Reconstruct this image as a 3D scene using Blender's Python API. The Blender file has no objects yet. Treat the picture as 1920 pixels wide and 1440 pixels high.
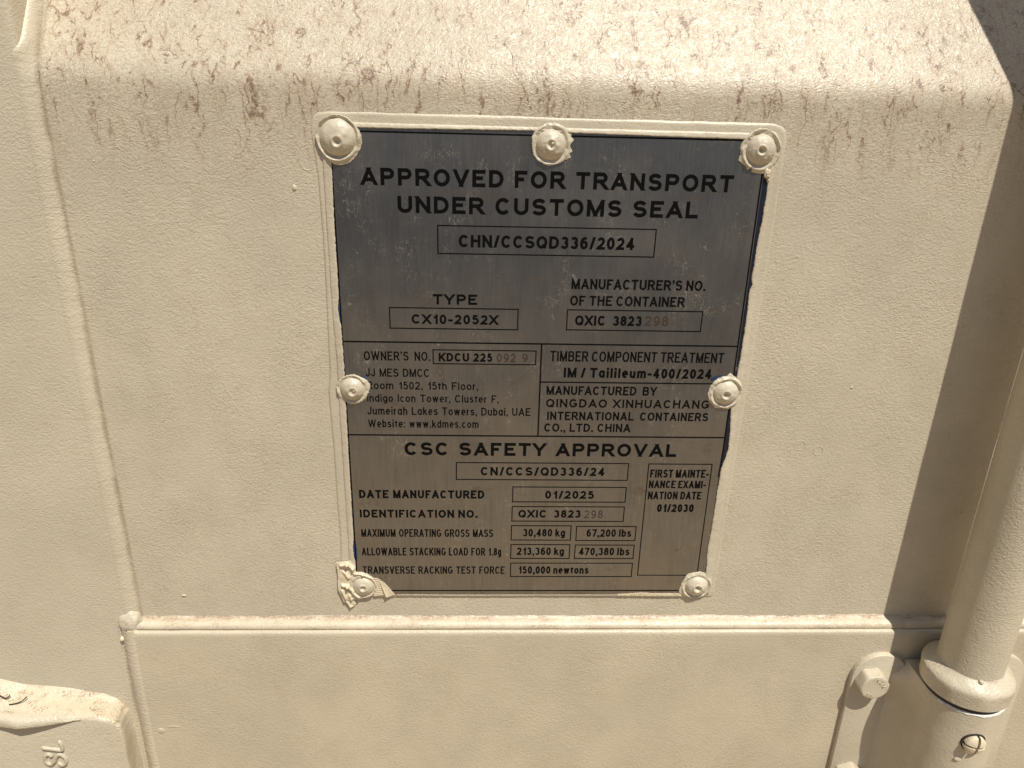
import bpy, bmesh, math, random
from mathutils import Vector, Matrix, noise

# ------------------------------------------------------------------ scene
scene = bpy.context.scene
col = scene.collection
ZC = 1.10                      # height of the plate's centre above the ground, metres
U = 0.001                      # everything below is laid out in millimetres

# camera (hand-held phone, a little above the plate, looking down at it)
cam_d = bpy.data.cameras.new('camera')
cam = bpy.data.objects.new('camera', cam_d)
col.objects.link(cam)
cam_d.sensor_width = 36.0
cam_d.lens = 26.4375
cam_d.clip_start = 0.01
cam_d.clip_end = 2000.0
R_ = Vector((0.9991865, -0.03231241, 0.02412968))
U_ = Vector((-0.01056319, 0.36774634, 0.92986615))
F_ = Vector((0.03891982, 0.92936459, -0.36710585))
cam.matrix_world = Matrix(((R_.x, U_.x, -F_.x, -29.769 * U),
                           (R_.y, U_.y, -F_.y, -358.331 * U),
                           (R_.z, U_.z, -F_.z, 145.291 * U + ZC),
                           (0, 0, 0, 1)))
scene.camera = cam

# daylight
SUN = Vector((0.56, -1.0, 2.14)).normalized()
elev = math.asin(SUN.z)
world = bpy.data.worlds.new('World')
scene.world = world
world.use_nodes = True
wn = world.node_tree
wn.nodes.clear()
sky = wn.nodes.new('ShaderNodeTexSky')
sky.sky_type = 'NISHITA'
sky.sun_disc = False
sky.sun_elevation = elev
sky.sun_rotation = math.atan2(SUN.x, SUN.y)
sky.dust_density = 2.0
bg = wn.nodes.new('ShaderNodeBackground')
bg.inputs['Strength'].default_value = 0.05
wo = wn.nodes.new('ShaderNodeOutputWorld')
wn.links.new(sky.outputs[0], bg.inputs[0])
wn.links.new(bg.outputs[0], wo.inputs[0])

sun_d = bpy.data.lights.new('sun', 'SUN')
sun_d.energy = 4.0
sun_d.angle = math.radians(0.53)
sun_d.color = (1.0, 0.94, 0.84)
sun = bpy.data.objects.new('sun', sun_d)
col.objects.link(sun)
sun.location = (0, -3, 6)
sun.rotation_euler = SUN.to_track_quat('Z', 'Y').to_euler()

scene.view_settings.view_transform = 'Standard'
scene.view_settings.look = 'None'
scene.view_settings.gamma = 1.0
scene.view_settings.use_curve_mapping = False
scene.view_settings.exposure = 0.28

# ------------------------------------------------------------------ node helper
class NT:
    def __init__(s, name):
        s.m = bpy.data.materials.new(name)
        s.m.use_nodes = True
        s.t = s.m.node_tree
        s.t.nodes.clear()
        s.out = s.t.nodes.new('ShaderNodeOutputMaterial')
        s.p = s.t.nodes.new('ShaderNodeBsdfPrincipled')
        s.t.links.new(s.p.outputs[0], s.out.inputs[0])
        g = s.t.nodes.new('ShaderNodeNewGeometry')
        a = s.vm('SUBTRACT', g.outputs['Position'], (0, 0, ZC))
        s.pos = s.vm('SCALE', a, scale=1000.0)          # millimetres from the plate centre
        s.nrm = g.outputs['Normal']
    def put(s, sock, v):
        if hasattr(v, 'is_output'):
            s.t.links.new(v, sock)
        elif isinstance(v, (tuple, list)) and sock.type == 'RGBA' and len(v) == 3:
            sock.default_value = (*v, 1)
        else:
            sock.default_value = v
    def vm(s, op, a, b=None, scale=None):
        n = s.t.nodes.new('ShaderNodeVectorMath'); n.operation = op
        s.put(n.inputs[0], a)
        if b is not None: s.put(n.inputs[1], b)
        if scale is not None: s.put(n.inputs['Scale'], scale)
        return n.outputs['Value'] if op in ('DOT_PRODUCT', 'LENGTH') else n.outputs[0]
    def ma(s, op, a, b=0.0, clamp=False):
        n = s.t.nodes.new('ShaderNodeMath'); n.operation = op; n.use_clamp = clamp
        s.put(n.inputs[0], a); s.put(n.inputs[1], b)
        return n.outputs[0]
    def noise(s, vec, sc=(1, 1, 1), detail=2.0, rough=0.5, dist=0.0, off=(0, 0, 0), color=False):
        v = s.vm('MULTIPLY', vec, sc)
        if off != (0, 0, 0): v = s.vm('ADD', v, off)
        n = s.t.nodes.new('ShaderNodeTexNoise')
        n.inputs['Scale'].default_value = 1.0
        n.inputs['Detail'].default_value = detail
        n.inputs['Roughness'].default_value = rough
        n.inputs['Distortion'].default_value = dist
        s.put(n.inputs['Vector'], v)
        return n.outputs['Color'] if color else n.outputs[0]
    def step(s, v, lo, hi, a=0.0, b=1.0):
        n = s.t.nodes.new('ShaderNodeMapRange'); n.interpolation_type = 'SMOOTHSTEP'
        s.put(n.inputs[0], v)
        n.inputs[1].default_value = lo; n.inputs[2].default_value = hi
        n.inputs[3].default_value = a; n.inputs[4].default_value = b
        return n.outputs[0]
    def ridge(s, n):
        a = s.ma('MULTIPLY_ADD', n, 2.0); s.t.nodes[-1].inputs[2].default_value = -1.0
        return s.ma('SUBTRACT', 1.0, s.ma('ABSOLUTE', a))
    def mix(s, f, a, b):
        n = s.t.nodes.new('ShaderNodeMix'); n.data_type = 'RGBA'
        s.put(n.inputs[0], f); s.put(n.inputs[6], a); s.put(n.inputs[7], b)
        return n.outputs[2]
    def mul(s, *a):
        r = a[0]
        for b in a[1:]: r = s.ma('MULTIPLY', r, b)
        return r
    def xyz(s, v):
        n = s.t.nodes.new('ShaderNodeSeparateXYZ'); s.put(n.inputs[0], v)
        return n.outputs
    def bump(s, h, dist, strength=1.0, prev=None):
        n = s.t.nodes.new('ShaderNodeBump')
        n.inputs['Strength'].default_value = strength
        n.inputs['Distance'].default_value = dist
        s.put(n.inputs['Height'], h)
        if prev is not None: s.put(n.inputs['Normal'], prev)
        return n.outputs[0]

CREAM = (0.565, 0.507, 0.388)

def paint(name, base=CREAM, crease=None, ledge=None, texture=1.0, streaks=0.0, speck=0.25, rust=0.0, fine=1.0, rough=0.42, ripples=0.0):
    """thick sprayed cream paint: wrinkled orange peel, fine grime in the wrinkles, and where
    asked rusty run marks or orange rust bloom."""
    s = NT(name)
    p = s.pos
    X, Y, Z = s.xyz(p)
    wob = s.noise(p, (.11, .11, .11), 2, .5, color=True)
    wp = s.vm('ADD', p, s.vm('SCALE', s.vm('SUBTRACT', wob, (.5, .5, .5)), scale=7.0))
    rot = s.t.nodes.new('ShaderNodeVectorRotate'); rot.rotation_type = 'Y_AXIS'
    rot.inputs['Angle'].default_value = math.radians(14)
    s.put(rot.inputs['Vector'], wp)
    pr = rot.outputs[0]
    # colour ---------------------------------------------------------------
    big = s.noise(p, (.016, .016, .016), 3, .55)
    c = s.mix(s.step(big, .3, .7), tuple(v * .94 for v in base), tuple(min(1, v * 1.04) for v in base))
    med = s.noise(p, (.09, .09, .07), 3, .6, off=(31, 7, 3))
    c = s.mix(s.step(med, .5, .75, 0, .16), c, (base[0] * .86, base[1] * .80, base[2] * .70))
    # grime caught in the wrinkles
    hairs = s.ridge(s.noise(pr, (.62, .7, .95), 3, .6, .6, off=(5, 91, 17)))
    hl = s.step(hairs, .955, .992)
    patch = s.noise(p, (.05, .05, .035), 3, .6, off=(77, 13, 41))
    sp = s.mul(hl, s.step(patch, .38, .66), speck)
    dots = s.noise(p, (1.15, 1.15, 1.15), 1, .5, off=(3, 3, 8))
    sp = s.ma('MAXIMUM', sp, s.mul(s.step(dots, .72, .80), speck, .75))
    c = s.mix(s.ma('MULTIPLY', sp, 1.0, True), c, (.17, .115, .075))
    if streaks > 0:
        up = s.step(Z, 82, 162)
        # rain-washed rust: thin wavering lines that run down and break off, with a few knots on them
        w1 = s.noise(p, (.10, .10, .085), 3, .62, color=True)
        q = s.vm('ADD', p, s.vm('MULTIPLY', s.vm('SUBTRACT', w1, (.5, .5, .5)), (12.5, 12, 15)))
        r1 = s.ridge(s.noise(q, (.135, .1, .017), 1, .5, off=(11, 50, 9)))
        r2 = s.ridge(s.noise(q, (.185, .1, .026), 1, .5, off=(71, 5, 29)))
        r3 = s.ridge(s.noise(q, (.24, .24, .20), 2, .5, off=(3, 15, 59)))
        pat = s.noise(p, (.10, .08, .026), 3, .6, off=(9, 63, 21))
        pat2 = s.noise(p, (.125, .1, .032), 3, .6, off=(29, 3, 91))
        pat3 = s.noise(p, (.15, .1, .075), 2, .6, off=(5, 33, 1))
        brk = s.noise(p, (.8, .8, .5), 2, .6, off=(1, 44, 2))
        b = s.step(brk, .34, .56, .35, 1.0)
        m1 = s.mul(s.step(r1, .952, .984), s.step(pat, .485, .61), b)
        m2 = s.mul(s.step(r2, .948, .980), s.step(pat2, .495, .62), b)
        m3 = s.mul(s.step(r3, .915, .97), s.step(pat3, .605, .68), b)
        crisp = s.ma('MULTIPLY', s.ma('MAXIMUM', s.ma('MAXIMUM', m1, m2), m3), s.step(up, .10, .8))
        halo = s.mul(s.ma('MAXIMUM', s.step(r1, .80, .98), s.step(r2, .82, .98)), s.step(s.ma('MAXIMUM', pat, pat2), .46, .62), up, .34)
        run = s.mul(s.step(s.noise(q, (.24, .2, .03), 2, .5, off=(8, 8, 61)), .56, .72), up, .16)
        c = s.mix(s.ma('MULTIPLY', s.ma('MAXIMUM', halo, run), streaks, True), c, (.42, .29, .185))
        dust = s.mul(s.step(s.ridge(s.noise(pr, (.62, .62, .75), 3, .6, .8, off=(55, 2, 7))), .92, .985), s.step(up, 0, 1, .25, 1), .62)
        c = s.mix(s.ma('MULTIPLY', dust, streaks, True), c, (.25, .175, .115))
        c = s.mix(s.mul(crisp, streaks, .84), c, (.175, .103, .068))
    if rust > 0:
        rp = s.noise(p, (.07, .09, .22), 4, .65, off=(19, 2, 5))
        rf = s.noise(p, (.55, .55, .9), 3, .65, off=(2, 91, 5))
        m = s.mul(s.step(rp, .50, .66), s.step(rf, .46, .62), rust)
        c = s.mix(s.ma('MULTIPLY', m, .85, True), c, (.36, .215, .115))
        m2 = s.mul(s.step(s.ridge(s.noise(pr, (.4, .4, .9), 3, .6, 1.0, off=(6, 2, 88))), .94, .985), s.step(rp, .42, .6), rust)
        c = s.mix(s.ma('MULTIPLY', m2, .9, True), c, (.14, .075, .05))
    if crease is not None:
        # darker brown line along the seam beside the weld
        w2 = s.noise(p, (.09, .09, .09), 3, .6, off=(5, 60, 5))
        xd = s.ma('ABSOLUTE', s.ma('ADD', s.ma('SUBTRACT', X, crease), s.ma('MULTIPLY', s.ma('SUBTRACT', w2, .5), 1.6)))
        c = s.mix(s.mul(s.step(xd, .1, 1.9, 1, 0), s.step(w2, .25, .6, .3, 1.0), .5), c, (.20, .145, .085))
    if ledge is not None:
        # rusty dust line where the seam meets the sheet above it
        w3 = s.noise(p, (.06, .2, .2), 4, .65, off=(15, 6, 5))
        w4 = s.noise(p, (.5, .5, .9), 3, .65, off=(1, 66, 5))
        zd = s.ma('ABSOLUTE', s.ma('SUBTRACT', Z, ledge))
        c = s.mix(s.mul(s.step(zd, .2, 1.5, 1, 0), s.step(w3, .36, .66, .12, 1.0), s.step(w4, .34, .58, .2, 1), .8), c, (.26, .15, .085))
    s.put(s.p.inputs['Base Color'], c)
    rr = s.noise(p, (.3, .3, .3), 2, .5, off=(4, 4, 4))
    s.put(s.p.inputs['Roughness'], s.step(rr, .3, .7, rough - .05, rough + .06))
    s.p.inputs['Specular IOR Level'].default_value = 0.5
    # relief ---------------------------------------------------------------
    h1 = s.noise(pr, (.62, .7, 1.05), 2, .55, .25)
    h2 = s.noise(pr, (.24, .3, .40), 2, .5, .3, off=(9, 9, 9))
    h = s.ma('ADD', s.ma('MULTIPLY', h1, .60 * fine), s.ma('MULTIPLY', h2, .17))
    h = s.ma('MULTIPLY', h, s.step(s.noise(p, (.02, .02, .016), 3, .6, off=(14, 3, 9)), .32, .66, .62, 1.12))
    if ripples > 0:
        w = s.noise(p, (.2, .2, .2), 2, .5, off=(2, 7, 2))
        ph = s.ma('ADD', s.ma('MULTIPLY', Z, 2.3), s.ma('MULTIPLY', w, 9.0))
        h = s.ma('ADD', h, s.ma('MULTIPLY', s.ma('SINE', ph), .05 * ripples))
    nb = s.bump(h, .00064 * texture)
    s.put(s.p.inputs['Normal'], nb)
    return s.m

def steel_plate():
    s = NT('etched_steel')
    p = s.pos
    X, Y, Z = s.xyz(p)
    grain = s.noise(p, (5.5, 5.5, .06), 3, .65)
    cloud = s.noise(p, (.022, .022, .018), 3, .55, off=(7, 7, 7))
    c = s.mix(s.step(grain, .3, .7), (.20, .20, .205), (.27, .27, .275))
    c = s.mix(s.step(cloud, .4, .75, 0, .5), c, (.33, .30, .265))
    # brown handling stains, thin grime
    st = s.noise(p, (.03, .03, .075), 4, .62, off=(40, 2, 13))
    st2 = s.noise(p, (.25, .25, .35), 3, .6, off=(3, 2, 13))
    stain = s.mul(s.step(st, .56, .72), s.step(st2, .38, .62), .55)
    c = s.mix(stain, c, (.17, .115, .07))
    run = s.noise(p, (.22, .2, .018), 2, .5, off=(30, 2, 8))
    c = s.mix(s.mul(s.step(run, .50, .62), s.step(s.noise(p, (.06, .1, .03), 2, .5, off=(1, 7, 4)), .48, .66), .14), c, (.10, .085, .065))
    rough = s.step(cloud, .3, .7, .30, .38)
    rough = s.ma('ADD', rough, s.ma('MULTIPLY', stain, .2))
    # dust hairs and drips dried on the plate
    wob = s.noise(p, (.14, .14, .14), 2, .5, color=True)
    wp = s.vm('ADD', p, s.vm('SCALE', s.vm('SUBTRACT', wob, (.5, .5, .5)), scale=9.0))
    hair = s.step(s.ridge(s.noise(wp, (.30, .3, .13), 3, .55, .9, off=(70, 8, 1))), .972, .995)
    hm = s.step(s.noise(p, (.05, .05, .05), 3, .6, off=(12, 5, 77)), .47, .66)
    dots = s.step(s.noise(p, (.8, .8, .8), 1, .5, off=(20, 5, 7)), .735, .80)
    dust = s.ma('MAXIMUM', s.mul(hair, hm, .62), s.ma('MULTIPLY', dots, .55))
    film = s.mul(s.step(s.noise(p, (.18, .18, .09), 4, .65, off=(66, 1, 2)), .42, .8), .06)
    dm = s.ma('MAXIMUM', dust, film, True)
    c = s.mix(dm, c, (.42, .37, .29))
    s.put(s.p.inputs['Base Color'], c)
    s.put(s.p.inputs['Metallic'], s.ma('SUBTRACT', .92, s.ma('MULTIPLY', dm, .8)))
    s.put(s.p.inputs['Roughness'], rough)
    nb = s.bump(grain, .00003)
    s.put(s.p.inputs['Normal'], nb)
    return s.m

def plain(name, c, rough=.5, metal=0.0, var=.2, sc=.4):
    s = NT(name)
    n = s.noise(s.pos, (sc, sc, sc), 3, .6)
    col_ = s.mix(s.step(n, .3, .7), tuple(v * (1 - var) for v in c), tuple(min(1, v * (1 + var)) for v in c))
    s.put(s.p.inputs['Base Color'], col_)
    s.p.inputs['Roughness'].default_value = rough
    s.p.inputs['Metallic'].default_value = metal
    return s.m

def ink_mat():
    s = NT('black_ink')
    p = s.pos
    n = s.noise(p, (1.3, 1.3, .7), 3, .65, off=(5, 5, 5))
    wear = s.mul(s.step(n, .66, .78), .30)
    c = s.mix(wear, (.004, .004, .004), (.06, .055, .05))
    s.put(s.p.inputs['Base Color'], c)
    s.p.inputs['Roughness'].default_value = .55
    s.p.inputs['Specular IOR Level'].default_value = .08
    return s.m

def sand_mat():
    s = NT('bounce_sand')
    p = s.pos
    n = s.noise(p, (.004, .004, .004), 5, .6)
    n2 = s.noise(p, (.05, .05, .05), 4, .65)
    c = s.mix(s.step(n, .3, .7), (.45, .325, .175), (.54, .405, .235))
    c = s.mix(s.step(n2, .4, .75, 0, .5), c, (.30, .215, .125))
    edge = s.step(s.ma('ADD', s.xyz(p)[1], s.ma('MULTIPLY', n, 700.0)), -2300, -1900)  # dark far ground, invented to darken the plate's reflection
    c = s.mix(edge, (.05, .05, .052), c)
    s.put(s.p.inputs['Base Color'], c)
    s.p.inputs['Roughness'].default_value = .95
    s.put(s.p.inputs['Normal'], s.bump(n2, .01))
    return s.m

M = dict(
    panel=paint('streaked_cream_paint', streaks=1.0, speck=.5, crease=-224.9),
    frame=paint('cream_paint', speck=.22, texture=.95),
    rail=paint('cream_rail_paint', base=(.545, .483, .362), speck=.42, texture=.85),
    bead=paint('cream_weld_paint', speck=.25, texture=1.0, ripples=.35, crease=-224.9),
    lowbead=paint('cream_rail_weld_paint', speck=.30, texture=1.0, ripples=.9, crease=-237.0),
    seam=paint('rusty_seam_paint', base=(.60, .525, .39), speck=.5, rust=.5, texture=.7, ledge=-144.0),
    border=paint('cream_border_paint', speck=.45, texture=.55, rust=.15),
    rivet=paint('cream_rivet_paint', speck=.35, texture=.42),
    torn=paint('torn_paint', base=(.66, .57, .41), speck=.18, texture=.5),
    rod=paint('cream_rod_paint', speck=.20, texture=1.05, fine=1.1, rough=.45),
    ring=paint('cream_collar_paint', speck=.30, rust=.35, texture=.9),
    bracket=paint('cream_bracket_paint', speck=.32, rust=.12, texture=.7),
    bolt=paint('cream_bolt_paint', speck=.30, rust=.55, texture=.4),
    hinge=paint('cream_casting_paint', speck=.35, rust=.0, texture=1.25),
    hingetop=paint('rusty_casting_paint', base=(.60, .52, .375), speck=.5, rust=1.0, texture=1.1),
    steel=steel_plate(),
    ink=ink_mat(),
    stamp=plain('rusty_stamped_number', (.045, .023, .012), .7, 0, .25, .8),
    stampgrey=plain('grey_stamped_number', (.05, .042, .034), .6, 0, .2, .8),
    blue=plain('old_blue_paint', (.012, .045, .13), .45, 0, .4, .5),
    navy=plain('dark_blue_paint', (.006, .009, .024), .45, 0, .4, .5),
    bush=plain('black_bushing_plastic', (.010, .010, .014), .5),
    white=plain('chalky_white_paint', (.72, .69, .63), .6),
    dark=plain('hole_shade_and_crack', (.03, .022, .016), .9),  # dark colour for the screw hole's painted shade and the paint cracks
    sand=sand_mat(),
)

# ------------------------------------------------------------------ object helpers
def link(o, parent=None, label=None):
    col.objects.link(o)
    if parent is not None: o.parent = parent
    if label: o['label'] = label
    return o

def thing(name, label, cat, loc=(0, 0, 0), group=None):
    o = bpy.data.objects.new(name, None)
    o.empty_display_size = .05
    col.objects.link(o)
    o.location = (loc[0] * U, loc[1] * U, loc[2] * U + ZC)
    o['label'] = label; o['category'] = cat
    o['origin_mm'] = list(loc)
    if group: o['group'] = group
    return o

def mesh(name, verts, faces, mat, parent=None, smooth=True, label=None, flip_to=None, angle=None):
    """verts in plate millimetres; the object is parented without offset to its thing."""
    if parent is None: og = (0, 0, 0)
    else:
        q = parent; og = [0, 0, 0]
        while q is not None:
            if 'origin_mm' in q: og = list(q['origin_mm'])
            q = q.parent
    me = bpy.data.meshes.new(name)
    me.from_pydata([((v[0] - og[0]) * U, (v[1] - og[1]) * U, (v[2] - og[2]) * U) for v in verts], [], faces)
    bm = bmesh.new(); bm.from_mesh(me)
    bmesh.ops.remove_doubles(bm, verts=bm.verts, dist=1e-7)
    bmesh.ops.recalc_face_normals(bm, faces=bm.faces)
    if flip_to is not None:
        d = Vector(flip_to)
        bm.normal_update()
        t = sum((f.normal.dot(d) * f.calc_area() for f in bm.faces), 0.0)
        if t < 0: bmesh.ops.reverse_faces(bm, faces=bm.faces)
    bm.to_mesh(me); bm.free()
    me.materials.append(mat)
    if smooth:
        me.shade_smooth()
        if angle is not None:
            try: me.set_sharp_from_angle(angle=math.radians(angle))
            except Exception: pass
    o = bpy.data.objects.new(name, me)
    return link(o, parent, label)

def grid_faces(nu, nv, close_u=False, close_v=False):
    f = []
    for i in range(nu if close_u else nu - 1):
        for j in range(nv if close_v else nv - 1):
            a = i * nv + j; b = ((i + 1) % nu) * nv + j
            c = ((i + 1) % nu) * nv + (j + 1) % nv; d = i * nv + (j + 1) % nv
            f.append((a, b, c, d))
    return f

def n3(x, y, z, s=1.0): return noise.noise(Vector((x * s, y * s, z * s)))
def lerp(a, b, t): return a + (b - a) * t
def sstep(a, b, x):
    t = max(0, min(1, (x - a) / (b - a))); return t * t * (3 - 2 * t)
def interp(tab, x):
    tab = sorted(tab)
    if x <= tab[0][0]: return tab[0][1]
    for (a, va), (b, vb) in zip(tab, tab[1:]):
        if x <= b: return va + (vb - va) * (x - a) / (b - a)
    return tab[-1][1]
# ------------------------------------------------------------------ print layout, millimetres
TEXT=[
    ('APPROVED FOR TRANSPORT', -86.99, 87.10, 101.56, 109.41, 1.18, 1.25),
    ('UNDER CUSTOMS SEAL', -70.50, 71.75, 89.09, 96.92, 1.15, 1.30),
    ('CHN/CCSQD336/2024', -41.92, 42.62, 73.38, 79.36, 1.06, 1.00),
    ('TYPE', -54.63, -32.95, 44.91, 50.15, 1.12, 1.00),
    ('CX10-2052X', -65.31, -22.49, 34.84, 39.78, 1.10, 1.00),
    ('MANUFACTURER’S NO.', 13.24, 79.72, 53.71, 58.90, 1.00, 1.00),
    ('OF THE CONTAINER', 12.96, 70.21, 45.37, 50.45, 1.00, 1.00),
    ('QXIC  3823', 15.97, 49.56, 35.15, 40.33, 1.00, 1.00),
    ('OWNER’S  NO.', -89.81, -56.48, 15.30, 20.14, 1.10, 1.00),
    ('KDCU 225', -52.20, -25.05, 15.14, 19.70, 1.12, 1.15),
    ('JJ MES DMCC', -89.36, -56.92, 6.50, 10.92, 1.00, 1.60),
    ('Room 1502, 15th Floor,', -89.24, -32.15, -0.42, 3.83, 1.00, 1.60),
    ('Indigo Icon Tower, Cluster F,', -89.21, -21.42, -7.47, -3.23, 1.05, 1.60),
    ('Jumeirah Lakes Towers, Dubai, UAE', -89.41, -4.64, -14.69, -10.24, 1.08, 1.50),
    ('Website: www.kdmes.com', -89.31, -31.65, -21.90, -17.55, 1.10, 1.50),
    ('TIMBER COMPONENT TREATMENT', 4.29, 93.71, 15.89, 21.50, 1.00, 1.00),
    ('IM / Tailileum-400/2024', 11.69, 88.39, 7.14, 12.54, 1.12, 1.00),
    ('MANUFACTURED  BY', 3.23, 60.76, -2.55, 2.36, 1.00, 1.00),
    ('QINGDAO XINHUACHANG', 3.30, 89.21, -9.63, -4.89, 1.20, 1.30),
    ('INTERNATIONAL  CONTAINERS', 4.17, 89.60, -16.88, -12.07, 1.08, 1.00),
    ('CO., LTD. CHINA', 2.89, 48.72, -23.65, -18.86, 1.05, 1.20),
    ('CSC SAFETY APPROVAL', -70.82, 74.74, -38.13, -30.48, 1.15, 1.50),
    ('CN/CCS/QD336/24', -30.36, 36.74, -50.01, -44.92, 1.25, 1.00),
    ('DATE MANUFACTURED', -96.13, -28.28, -64.38, -59.35, 1.12, 1.40),
    ('01/2025', 5.02, 31.86, -64.22, -59.32, 1.12, 1.00),
    ('IDENTIFICATION NO.', -96.38, -31.95, -76.56, -71.60, 1.12, 1.00),
    ('QXIC  3823', -9.36, 25.26, -76.26, -71.42, 1.12, 1.00),
    ('MAXIMUM OPERATING GROSS MASS', -96.20, -23.13, -88.96, -83.97, 1.05, 1.70),
    ('30,480 kg', -6.43, 17.24, -88.49, -83.55, 1.00, 1.00),
    ('67,200 lbs', 29.33, 54.54, -88.57, -83.69, 1.00, 1.00),
    ('ALLOWABLE STACKING LOAD FOR 1.8g', -96.51, -18.28, -101.19, -96.09, 1.05, 1.70),
    ('213,360 kg', -9.52, 17.23, -100.74, -95.77, 1.00, 1.00),
    ('470,380 lbs', 25.76, 54.57, -100.84, -95.86, 1.00, 1.00),
    ('TRANSVERSE RACKING TEST FORCE', -96.58, -16.17, -113.50, -108.47, 1.05, 1.60),
    ('150,000 newtons', -8.35, 32.00, -113.34, -108.35, 1.00, 1.00),
    ('FIRST MAINTE-', 61.76, 94.09, -50.73, -45.84, 1.00, 1.10),
    ('NANCE EXAMI-', 61.63, 93.28, -57.29, -52.58, 1.00, 1.10),
    ('NATION DATE', 61.76, 91.48, -64.31, -59.45, 1.00, 1.30),
    ('01/2030', 67.58, 88.13, -72.37, -67.36, 1.00, 1.00),
]
STAMP=[
    ('298', 51.07, 62.95, 35.32, 40.51),
    ('092', -22.72, -13.20, 15.13, 19.64),
    ('9', -9.82, -7.12, 15.24, 19.75),
    ('298', 27.19, 37.71, -76.56, -71.45),
]
BOX=[
    (-51.88,52.54,70.20,83.53),
    (-76.03,-12.63,32.39,42.99),
    (11.90,79.80,32.74,43.14),
    (-54.97,-2.93,13.87,21.27),
    (-43.44,49.47,-52.58,-42.33),
    (-12.75,49.34,-66.28,-57.00),
    (-12.82,49.32,-78.54,-69.27),
    (-12.89,20.35,-90.85,-81.52),
    (23.50,56.94,-91.06,-81.82),
    (-12.90,20.32,-103.06,-93.83),
    (23.38,56.87,-103.08,-94.05),
    (-12.76,56.87,-115.33,-106.21),
    (60.48,95.07,-114.38,-42.44),
]

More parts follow.
